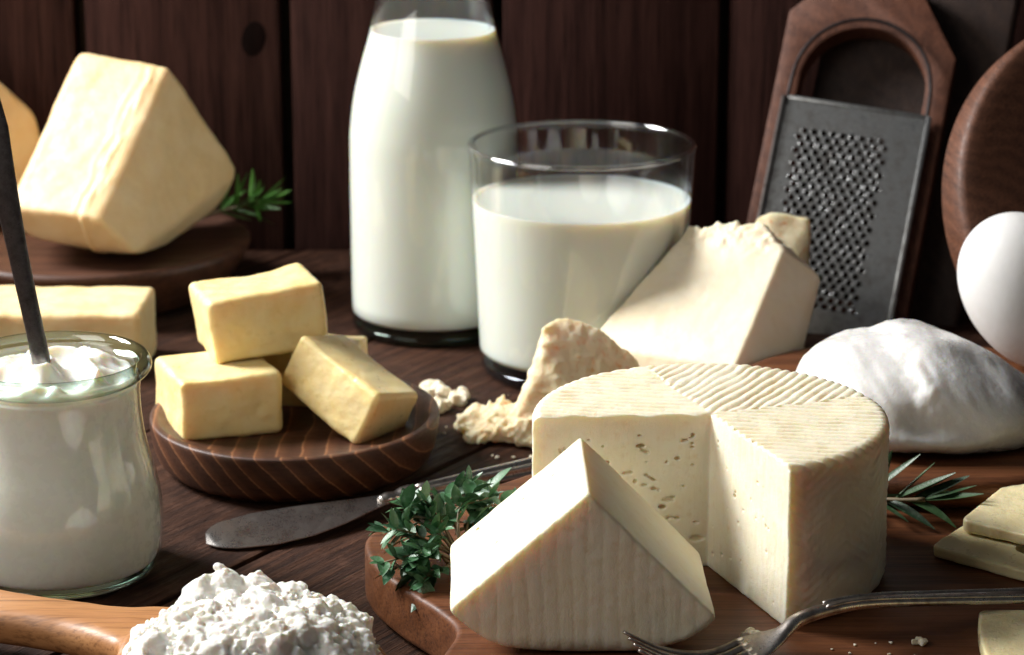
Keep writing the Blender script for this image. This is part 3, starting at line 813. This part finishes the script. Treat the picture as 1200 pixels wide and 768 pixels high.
# ================================================================== cheese slices at the right
def slice_(poly, z0, z1, tilt, label, holes=()):
    bm = bmesh.new()
    P = [np.array(p, float) for p in poly]
    f0 = Field((min(p[0] for p in P)-.3, min(p[1] for p in P)-.3, z0-.2), (max(p[0] for p in P)+.3, max(p[1] for p in P)+.3, z1+.9), .05)
    d = None; c = np.mean(P, 0)
    for a, b in zip(P, P[1:]+P[:1]):
        n_ = np.array((b[1]-a[1], a[0]-b[0])); n_ /= np.linalg.norm(n_)
        if n_@(c-a) > 0: n_ = -n_
        e = (f0.X-a[0])*n_[0]+(f0.Y-a[1])*n_[1]
        d = e if d is None else smax(d, e, .3)
    zz = f0.Z-tilt*(f0.X-P[0][0])
    d = smax(d+0*zz, np.maximum(zz-z1, z0-zz)+0*d, .10)
    f0.d = d.astype(np.float32)
    f0.disp(lambda Q: .03*fbm(Q*.9+z0, 3), .4)
    for h in holes:
        q = np.sqrt((f0.X-h[0])**2+(f0.Y-h[1])**2)-h[2]
        f0.d = smax(f0.d, -q+0*f0.Z, .06).astype(np.float32)
    V, F = f0.mesh(); bm.free()
    return tag(mk('cheese_slice', V, F, M['slice']), label, 'cheese', 'pale yellow cheese slices on the board')
slice_([(14.05, 87.0), (17.3, 84.2), (21.5, 86.5), (20.5, 91.5), (16.2, 90.2)], BZ+.02, BZ+.45, 0, 'lower of two stacked pale yellow cheese slices, showing a hole', holes=((17.35, 86.6, .5),))
slice_([(15.25, 88.2), (18.2, 85.7), (22.5, 88), (21.5, 92.5), (17.2, 91.7)], BZ+.5, BZ+.95, .02, 'upper of two stacked pale yellow cheese slices')
slice_([(14.25, 78.2), (14.7, 81.2), (19, 80.9), (19, 75), (14.4, 75.4)], BZ+.02, BZ+.5, 0, 'single pale yellow cheese slice in the lower right corner')

# ================================================================== grater, frame, boards at the back right
U = np.array((.9595, -.2648, -.0959)); W = np.array((.2089, .4406, .8731)); NN = np.array((-.18896, -.85774, .4781))
GO = np.array((10.53, 122.09, .25))
gr = thing('grater', 'old flat metal grater with wire loop handle leaning on wooden frame', 'grater', tuple(GO))
def grater():
    w, l = 6.6, 11.0
    holes = []
    dx, dy = .45, .325
    for j in range(26):
        n_ = 10 if j % 2 == 0 else 9
        for i in range(n_):
            holes.append((.92+i*dx+(dx/2 if j % 2 else 0), 1.35+j*dy))
    hr, K = .15, 12
    P = [Vector((0, 0)), Vector((w, 0)), Vector((w, l)), Vector((0, l))]; E_ = [(0, 1), (1, 2), (2, 3), (3, 0)]
    for hx, hy in holes:
        b = len(P)
        P += [Vector((hx+hr*math.cos(2*math.pi*k/K), hy+hr*math.sin(2*math.pi*k/K))) for k in range(K)]
        E_ += [(b+k, b+(k+1) % K) for k in range(K)]
    vv, ee, ff, *_x = delaunay_2d_cdt(P, E_, [], 0, 1e-5)
    H_ = np.array(holes)
    F = []
    for f in ff:
        c = sum((vv[i] for i in f), Vector((0, 0)))/len(f)
        if ((H_[:, 0]-c.x)**2+(H_[:, 1]-c.y)**2).min() > (hr*.93)**2: F.append(tuple(f))
    V = [(v.x, v.y, .0) for v in vv]
    # raised burr round every punched hole
    for hx, hy in holes:
        b = len(V); a0 = rnd.uniform(0, 6.28)
        for (rr, zz) in ((hr+.022, .002), (hr+.008, .018), (hr-.003, .014), (hr, -.08)):
            for k in range(K):
                a = 2*math.pi*k/K; V.append((hx+rr*math.cos(a), hy+rr*math.sin(a), zz*(1+.6*math.sin(3*a+a0)*(zz > .01))))
        for q in range(3):
            for k in range(K):
                F.append((b+q*K+k, b+q*K+(k+1) % K, b+(q+1)*K+(k+1) % K, b+(q+1)*K+k))
    mk('grating_plate', xform(V, U, W, NN, GO), F, M['tin'], gr, sharp=50)
    for x0, x1 in ((-.22, .02), (w-.02, w+.22)):
        V, F = bevbox((x0, -.05, -.3), (x1, l, .16), .07)
        mk('side_rail', xform(V, U, W, NN, GO), F, M['tin'] if x0 > 1 else M['darkmetal'], gr, sharp=40)
    V, F = bevbox((.05, l-.12, -.04), (w-.05, l+.06, .06), .03)
    mk('top_fold', xform(V, U, W, NN, GO), F, M['tin'], gr, sharp=40)
    arc = [(.02, 10.6), (.08, 12.0)]+[(3.3-3.2*math.cos(t), 12.1+3.15*math.sin(t)) for t in np.linspace(.15, math.pi-.15, 16)]+[(6.55, 12.0), (6.6, 10.6)]
    V, F = tube([tuple(xform([(x, y, .0)], U, W, NN, GO)[0]) for x, y in samp(arc, 60)], .09, 10)
    mk('wire_handle', V, F, M['blackwire'], gr)
grater()
def arch_frame():
    out = [(-.75, -.1), (-.75, 15.3), (1.3, 17.6), (4.9, 17.6), (7.35, 14.1), (7.35, -.1)]
    n = 24
    op = [(.35, 2.0), (.35, 12.1)]+[(3.3-2.95*math.cos(t), 12.1+2.9*math.sin(t)) for t in np.linspace(.12, math.pi-.12, n)]+[(6.25, 12.1), (6.25, 2.0)]
    P = [Vector(p) for p in out+op]; a = len(out)
    E_ = [(i, (i+1) % a) for i in range(a)]+[(a+i, a+(i+1) % len(op)) for i in range(len(op))]
    vv, ee, ff, *_x = delaunay_2d_cdt(P, E_, [], 0, 1e-5)
    def inside(c):
        r = False
        for i in range(len(op)):
            (x1, y1), (x2, y2) = op[i], op[i-1]
            if (y1 > c.y) != (y2 > c.y) and c.x < (x2-x1)*(c.y-y1)/(y2-y1)+x1: r = not r
        return r
    F0 = [tuple(f) for f in ff if not inside(sum((vv[i] for i in f), Vector((0, 0)))/3)]
    bm = bmesh.new(); bv = [bm.verts.new((v.x, v.y, -.45)) for v in vv]
    for f in F0:
        bm.faces.new([bv[i] for i in f])
    bmesh.ops.recalc_face_normals(bm, faces=bm.faces[:])
    r = bmesh.ops.extrude_face_region(bm, geom=bm.faces[:])
    for v in [g for g in r['geom'] if isinstance(g, bmesh.types.BMVert)]: v.co.z = -2.1
    bmesh.ops.recalc_face_normals(bm, faces=bm.faces[:])
    bmesh.ops.dissolve_limit(bm, angle_limit=.01, verts=bm.verts[:], edges=bm.edges[:])
    ed = [e for e in bm.edges if e.is_manifold and e.calc_face_angle(0) > .6]
    bmesh.ops.bevel(bm, geom=ed, offset=.12, segments=2, affect='EDGES', profile=.6)
    bm.verts.index_update()
    V = [v.co[:] for v in bm.verts]; F = [tuple(v.index for v in f.verts) for f in bm.faces]; bm.free()
    V = np.array(V); 
    o = mk('arched_board', xform(V, U, W, NN, GO), F, M['frame'], sharp=30)
    tag(o, 'reddish wooden board with arched opening and cut corners behind the grater', 'wooden board')
arch_frame()
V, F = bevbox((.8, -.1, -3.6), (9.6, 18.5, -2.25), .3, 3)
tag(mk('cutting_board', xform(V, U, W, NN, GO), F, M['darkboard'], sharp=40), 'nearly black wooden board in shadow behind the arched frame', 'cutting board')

# round tray leaning, with an egg in it
def tray():
    c = np.array((26.3, 112.0, 7.9)); le = R_(27); ya = R_(-16)
    ax_ = np.array((-math.sin(ya)*math.cos(le), -math.cos(ya)*math.cos(le), math.sin(le)))
    ux = np.array((math.cos(ya), -math.sin(ya), 0)); uy = np.cross(ax_, ux)
    prof = [(0, -1.6), (7.9, -1.6), (8.3, -1.5), (8.5, -1.2), (8.52, -.3), (8.5, .35), (8.40, .58), (8.2, .68), (7.6, .70), (0, .70)]
    V, F = lathe(prof, (0, 0, 0), 128)
    V = xform(V, ux, uy, ax_, c)
    V[:, 2] += .03-V[:, 2].min()
    o = mk('round_board', V, F, M['tray'], sharp=50)
    tag(o, 'thick round brown wooden board leaning upright behind the egg', 'wooden board')
    return ux, uy, ax_
tray()
def egg():
    f = []; c = Vector((20.2, 105.3, 6.3))
    d = Vector((-.36, .25, .90)).normalized(); a = d.cross(Vector((0, 1, 0))).normalized(); b = a.cross(d)
    V = []; prof = []
    n = 36
    for i in range(n+1):
        t = math.pi*i/n; zz = math.cos(t); r = math.sin(t)*(2.35+.28*zz)
        prof.append((max(r, 0) if 0 < i < n else 0, zz*3.2))
    V, F = lathe(prof[::-1], (0, 0, 0), 64)
    V = xform(V, a, b, d, c)
    tag(mk('egg', V, F, M['egg']), 'white egg standing before the round leaning board at right edge', 'egg')
egg()
pts = samp([(23.5, 131, 15.6), (23.1, 130.6, 13.9), (22.6, 130.3, 12.6), (22.25, 130.1, 11.9)], 14)
V, F = tube(pts, [.07]*9+[.10, .13, .15, .14, .12, .08], 8)
tag(mk('leather_cord', V, F, M['cord']), 'thin tan cord hanging down on the wall above the egg', 'cord')

# ================================================================== knife
kn = thing('butter_knife', 'old silver butter knife lying between the plate and the thyme', 'knife', (-5, 97, 0))
def knife():
    a = np.array((-11.0, 93.4)); b = np.array((-4.6, 97.0)); d = (b-a)/np.linalg.norm(b-a); p = np.array((-d[1], d[0])); L = np.linalg.norm(b-a)
    rings = []
    n = 44
    for i in range(n+1):
        t = i/n; s = L*t
        up_ = np.interp(t, (0, .02, .06, .12, .3, .6, .85, .95, 1), (.0, .45, .72, .92, 1.0, .75, .42, .30, .26))
        lo_ = np.interp(t, (0, .02, .06, .12, .3, .5, .7, .85, .95, 1), (.0, -.42, -.75, -1.0, -1.35, -1.32, -.95, -.55, -.32, -.26))
        bow = .18*math.sin(math.pi*t)
        c = a+d*s
        ring = []
        m = 8
        zc = .10+.38*t*t
        # section: lower edge thin, tilted a little towards the viewer
        for j in range(2*m):
            k = j if j < m else 2*m-1-j
            w = lo_+(up_-lo_)*k/(m-1)
            q = c+p*w
            rel = (w-lo_)/max(up_-lo_, 1e-3)
            th = .035+.09*rel
            z = zc+.30*rel*(up_-lo_)/2.2+(th if j >= m else 0)
            ring.append((q[0], q[1], z))
        rings.append(ring)
    V, F = loft(rings)
    mk('blade', V, F, M['blade'], kn, sharp=50)
    e = np.array((.9, 100.5)); dh = (e-b)/np.linalg.norm(e-b)
    # ferrule
    pa = smoothcurve([(b[0]-d[0]*.4, b[1]-d[1]*.4, .56), (b[0]+d[0]*.5, b[1]+d[1]*.5, .60), (b[0]+d[0]*1.2, b[1]+d[1]*1.2, .6)], 16)
    wi = [np.interp(i, (0, 3, 6, 9, 12, 16), (.35, .62, .5, .78, .86, .8)) for i in range(17)]
    V, F = flat_loft([tuple(x) for x in pa], wi, [w*.75 for w in wi], (-d[1], d[0], 0), pw=2.0)
    mk('ferrule', V, F, M['silver'], kn)
    # ribbed handle
    s0 = b+d*1.15; path = [tuple((*(s0+(e+dh*3.5-s0)*t), .55)) for t in np.linspace(0, 1, 24)]
    rings = []
    for i, pt_ in enumerate(path):
        t = i/23; sd = np.array((-dh[1], dh[0], 0)); w = np.interp(t, (0, .1, .6, 1), (.42, .44, .55, .62))
        ring = []
        for j in range(48):
            an = 2*math.pi*j/48; rr = 1+.10*math.cos(8*an)
            ring.append(np.array(pt_)+sd*w*rr*math.cos(an)+np.array((0, 0, .78*w*rr*math.sin(an))))
        rings.append(ring)
    V, F = loft(rings); mk('handle', V, F, M['silver'], kn)
knife()

# ================================================================== fork
fk = thing('fork', 'tarnished silver fork lying in front of the cheese wheel', 'fork', (9, 79, BZ))
def fork():
    axis = np.array((.965, .262)); pp = np.array((-axis[1], axis[0]))
    root = np.array((6.9, 77.75))
    for k in range(4):
        off = (1.5-k)*.52
        r0 = root+pp*off*.85
        tip = r0-axis*3.8+pp*off*.1
        zs = (2.55, 2.25, 2.32, 2.65, 3.2)
        pts = smoothcurve([(*(r0+axis*.35+(tip-r0)*t), z) for t, z in zip((0, .25, .5, .75, 1), zs)], 16)
        V, F = flat_loft([tuple(x) for x in pts], [np.interp(i, (0, 12, 16), (.34, .25, .10)) for i in range(17)], [np.interp(i, (0, 16), (.22, .10)) for i in range(17)], (*pp, 0), k=12)
        mk('tine', V, F, M['silver'], fk)
    pts = smoothcurve([(*(root+axis*.15), 2.5), (*(root+axis*.6), 2.62), (*(root+axis*1.3), 2.9), (8.7, 78.45, 3.22), (9.7, 79.0, 3.36), (11, 79.65, 3.34), (13.3, 80.55, 3.08), (16.2, 81.6, 2.75), (19, 82.6, 2.5), (21, 83.3, 2.5)], 60)
    wd = [np.interp(i, (0, 5, 9, 14, 20, 30, 42, 52, 58, 60), (1.85, 1.8, 1.45, .62, .42, .46, .66, .95, .9, .5)) for i in range(61)]
    th = [np.interp(i, (0, 8, 14, 20, 60), (.16, .22, .36, .40, .26)) for i in range(61)]
    V, F = flat_loft([tuple(x) for x in pts], wd, th, (*pp, 0), k=20)
    mk('handle', V, F, M['silver'], fk)
    for sg in (-1, 1):   # raised threads along the handle edges
        Q = [tuple(np.array(pts[i])+np.array((*pp, 0))*sg*wd[i]*.36+np.array((0, 0, th[i]*.46))) for i in range(26, 58)]
        V, F = tube(Q, .055, 6); mk('edge_thread', V, F, M['silver'], fk)
fork()

# ================================================================== wooden spoon and ricotta
def wooden_spoon():
    f = Field((-27.5, 72.8, 0.0), (-2.9, 88.5, 2.6), .085)
    bx, by = -8.0, 77.6; R = 4.35
    x, y, z = f.X-bx, f.Y-by, f.Z
    r = np.sqrt((x/1.0)**2+(y/.98)**2)
    outer = np.sqrt(r*r+((z-2.0)*2.05)**2)-R        # squashed lower half ball
    outer = np.where(z > 2.0, r-R, outer*.75)
    outer = smax(outer, z-2.0+0*r, .2)
    # handle
    A = np.array((-10.2, 80.9)); B = np.array((-25.5, 86.2)); dd = (B-A)/np.linalg.norm(B-A); pq = np.array((-dd[1], dd[0])); L = np.linalg.norm(B-A)
    s = (f.X-A[0])*dd[0]+(f.Y-A[1])*dd[1]; w = (f.X-A[0])*pq[0]+(f.Y-A[1])*pq[1]
    half = 1.35+.9*np.exp(-(np.maximum(s, 0)/2.2)**2)-.25*np.exp(-((s-5)/3)**2)
    zc = 1.35+.02*np.maximum(s, 0)
    h = smax(np.abs(w)-half+0*z, np.abs(z-zc)-.62+0*w, .7)
    h = smax(h, np.maximum(-s, s-L)+0*z, .6)
    d = smin(outer, h, .7)
    inner = np.sqrt(r*r+((z-2.15)*2.4)**2)-(R-.5)
    d = smax(d, -inner*.75, .15)
    f.d = d.astype(np.float32)
    f.disp(lambda P: .03*fbm(P*.7, 2), .5)
    f.d = smax(f.d, .02-f.Z+0*f.X, .05).astype(np.float32)
    V, F = f.mesh()
    tag(mk('wooden_spoon', V, F, M['spoonwood']), 'light brown wooden spoon holding ricotta in the lower left corner', 'wooden spoon')
wooden_spoon()
def ricotta():
    bx, by = -7.9, 77.9
    f = Field((bx-4.6, by-4.6, .7), (bx+4.8, by+4.9, 5.4), .05)
    x, y, z = f.X-bx, f.Y-by, f.Z
    f.d = ((np.sqrt((x/3.75)**2+(y/3.7)**2+((z-1.7)/2.25)**2)-1)*2.3).astype(np.float32)
    r = random.Random(17)
    for k in range(420):
        a = r.uniform(0, 6.283); e = math.asin(r.uniform(.05, 1))
        q = r.uniform(.88, 1.04)
        p = (bx+3.75*q*math.cos(a)*math.cos(e), by+3.7*q*math.sin(a)*math.cos(e), 1.7+2.25*q*math.sin(e))
        f.ball(p, r.choice((.12, .16, .2, .26, .4)), k=.16)
    for p, rr in (((-8.9, 80.1, 3.65), .62), ((-9.5, 79.9, 3.3), .7), ((-8.0, 80.3, 3.3), .7), ((-5.3, 80.3, 2.6), .55), ((-4.8, 80.1, 2.35), .5), ((-6.9, 80.0, 3.2), .6)):
        f.ball(p, rr, k=.1)
        for j in range(14):
            v = Vector((r.gauss(0, 1), r.gauss(0, 1), r.gauss(0, 1))).normalized()*rr
            f.ball((p[0]+v.x, p[1]+v.y, p[2]+v.z), r.uniform(.1, .22), k=.08)
    for k in range(1500):
        a = r.uniform(0, 6.283); e = math.asin(r.uniform(.05, 1)); q = r.uniform(1.0, 1.07)
        f.ball((bx+3.75*q*math.cos(a)*math.cos(e), by+3.7*q*math.sin(a)*math.cos(e), 1.7+2.25*q*math.sin(e)), r.uniform(.07, .15), k=.07)
    f.disp(lambda P: .10*fbm(P*1.2, 2, .6)+.035*fbm(P*6.0+3, 3, .65), .5)
    bowl = np.sqrt((f.X+8.0)**2+(f.Y-77.6)**2+((f.Z-2.15)*2.4)**2)-3.82
    bowl = np.where(f.Z > 2.05, -9, bowl*.7)
    f.d = np.maximum(f.d, bowl).astype(np.float32)
    V, F = f.mesh()
    tag(mk('ricotta', V, F, M['ricotta']), 'heap of crumbly white ricotta in the wooden spoon', 'cheese')
ricotta()

# ================================================================== herbs
def leaf_mesh(name, L, w, curl, mat, n=5, fold=.25):
    V = []; F = []
    for i in range(n+1):
        t = i/n; hw = w*.5*math.sin(math.pi*min(1, .06+t*.94))**.75 if i < n else .01*L
        if i == 0: hw = w*.10
        z = curl*L*t*t
        V += [(L*t, -hw, z+fold*hw), (L*t, 0, z), (L*t, hw, z+fold*hw)]
    for i in range(n):
        a = i*3
        F += [(a, a+1, a+4, a+3), (a+1, a+2, a+5, a+4)]
    me = bpy.data.meshes.new(name); me.from_pydata([tuple(c*CM for c in v) for v in V], [], F)
    me.materials.append(mat)
    for p in me.polygons: p.use_smooth = True
    me.update(); return me
def put_leaf(me, parent, pos, dirv, roll, s=1.0):
    o = bpy.data.objects.new('leaf', me); COL.objects.link(o); o.parent = parent
    d = Vector(dirv).normalized(); up = Vector((0, 0, 1)) if abs(d.z) < .9 else Vector((0, 1, 0))
    y = up.cross(d).normalized(); z = d.cross(y)
    m = Matrix((d, y, z)).transposed() @ Matrix.Rotation(roll, 3, 'X')
    o.rotation_euler = m.to_euler(); o.scale = (s, s*rnd.uniform(.75, 1.2), s*rnd.uniform(.3, 2.2))
    o.location = Vector(pos)*CM-parent.location
    return o
TL = [leaf_mesh('thyme_leaf', .74, .38, -.12, M['thyme']), leaf_mesh('thyme_leaf', .62, .34, .12, M['thyme']), leaf_mesh('thyme_leaf', .88, .42, -.2, M['thyme'])]
th = thing('thyme_sprig', 'bushy dark green thyme bunch at the left of the cheese wedge', 'thyme', (-3, 87, BZ))
q = random.Random(5)
stems = [((-1.6, 87.6, 2.3), (-2.2, 88.6, 3.6), (-1.7, 89.4, 4.3)), ((-1.4, 87.4, 2.3), (-1.2, 88.8, 3.4), (-.2, 90.0, 3.6)), ((-1.6, 87.5, 2.4), (-2.9, 88.2, 3.6), (-3.3, 88.6, 4.2)),
         ((-1.6, 87.2, 2.3), (-3.2, 87.2, 3.2), (-4.1, 87.3, 3.5)), ((-1.6, 87.0, 2.3), (-2.8, 86.2, 2.8), (-3.7, 85.5, 2.5)), ((-1.8, 86.8, 2.3), (-2.5, 86.1, 3.2), (-2.9, 85.4, 3.2)),
         ((-1.5, 87.4, 2.3), (-1.6, 88.2, 3.9), (-1.1, 88.9, 4.5)), ((-1.6, 86.6, 2.2), (-2.4, 85.4, 2.5), (-2.75, 84.7, 2.3)), ((-1.7, 87.3, 2.4), (-2.5, 87.4, 3.9), (-2.7, 87.5, 4.4)),
         ((-1.7, 87.1, 2.3), (-3.0, 86.7, 3.6), (-3.6, 86.6, 3.9)), ((-1.3, 87.8, 2.3), (-1.0, 88.9, 3.0), (.2, 90.6, 3.2)), ((-1.6, 87.0, 2.3), (-2.3, 86.8, 3.4), (-2.2, 86.2, 3.9))]
q = random.Random(15)
for st in list(stems)[:9]:
    j = lambda a: q.uniform(-a, a)
    stems.append(tuple((x+j(.15+.25*i), y+j(.2+.3*i), max(2.2, z+j(.1+.2*i))) for i, (x, y, z) in enumerate(st)))
for st in stems:
    st = [(x-.2, y-.7, 2.2+(z-2.2)*.72) for x, y, z in st]
    pts = [tuple(p) for p in smoothcurve(st, 8)]
    V, F = tube(pts, [.06-.004*i for i in range(9)], 6); mk('stem', V, F, M['stem'], th)
    for i in range(3, 9):
        p = Vector(pts[i]); t = (Vector(pts[min(i+1, 8)])-Vector(pts[i-1])).normalized()
        base = q.uniform(0, 3.14)
        a = t.cross(Vector((0, 0, 1))).normalized(); b = a.cross(t)
        num = 2
        for k in range(num):
            an = base+k*2*math.pi/num
            dv = (a*math.cos(an)+b*math.sin(an))*q.uniform(.7, 1.1)+t*q.uniform(.4, 1.0)
            put_leaf(q.choice(TL), th, tuple(p), dv, q.uniform(-.7, .7), q.uniform(.8, 1.25))
    put_leaf(TL[1], th, pts[8], Vector(pts[8])-Vector(pts[6]), 0, .9)

RL = [leaf_mesh('needle', 2.3, .36, .10, M['rosemary'], 7, .5), leaf_mesh('needle', 1.9, .32, -.12, M['rosemary'], 7, .5)]
rs = thing('rosemary_sprig', 'dark green rosemary sprig between the cheese wheel and the mozzarella', 'rosemary', (13, 90, BZ))
stem = [tuple(p) for p in smoothcurve([(11.2, 92.3, 2.35), (12.4, 91.4, 2.55), (13.5, 90.7, 2.75), (14.3, 90.3, 2.9)], 10)]
V, F = tube(stem, .09, 6); mk('stem', V, F, M['stem'], rs)
for (i, dv, roll, s, k) in ((2, (.7, -.1, .75), .3, .85, 0), (4, (.35, .1, 1.0), -.4, .8, 0), (3, (1.0, .1, .62), .2, 1.1, 0), (6, (1.0, -.1, .30), .1, 1.0, 0), (8, (1.0, .0, .42), .5, .95, 0), (9, (1.0, .2, .30), -.3, .85, 1),
                            (5, (.75, -.9, -.10), .5, 1.2, 1), (4, (.55, -1.0, -.06), -.2, 1.1, 1), (7, (1.0, -.75, -.10), .2, 1.1, 1), (2, (.4, -1.0, .05), .3, 1.0, 1), (9, (1.0, -.3, .12), .4, 1.0, 0), (6, (.9, .5, .5), -.5, .9, 0), (3, (.6, -.8, .25), -.5, .9, 0), (10, (1, -.1, .25), 0, .8, 0)):
    put_leaf(RL[k], rs, stem[i], dv, roll, s)
FL = [leaf_mesh('needle', 2.4, .34, .08, M['freshrosemary'], 7, .4), leaf_mesh('needle', 1.9, .30, -.1, M['freshrosemary'], 7, .4)]
r2 = thing('rosemary_sprig', 'bright green rosemary sprig beside the big golden cheese', 'rosemary', (-13, 133, 2.6))
stem = [tuple(p) for p in smoothcurve([(-15.5, 131.5, 2.9), (-14, 131.8, 3.2), (-13.0, 131.6, 3.5), (-12.4, 131.3, 3.7)], 8)]
V, F = tube(stem, .1, 6); mk('stem', V, F, M['stem'], r2)
q = random.Random(9)
for i in range(2, 9):
    for k in range(4):
        dv = (q.uniform(.1, 1.0), q.uniform(-.8, .5), q.uniform(-.35, 1.1))
        put_leaf(q.choice(FL), r2, stem[i], dv, q.uniform(-.8, .8), q.uniform(.6, 1.0))
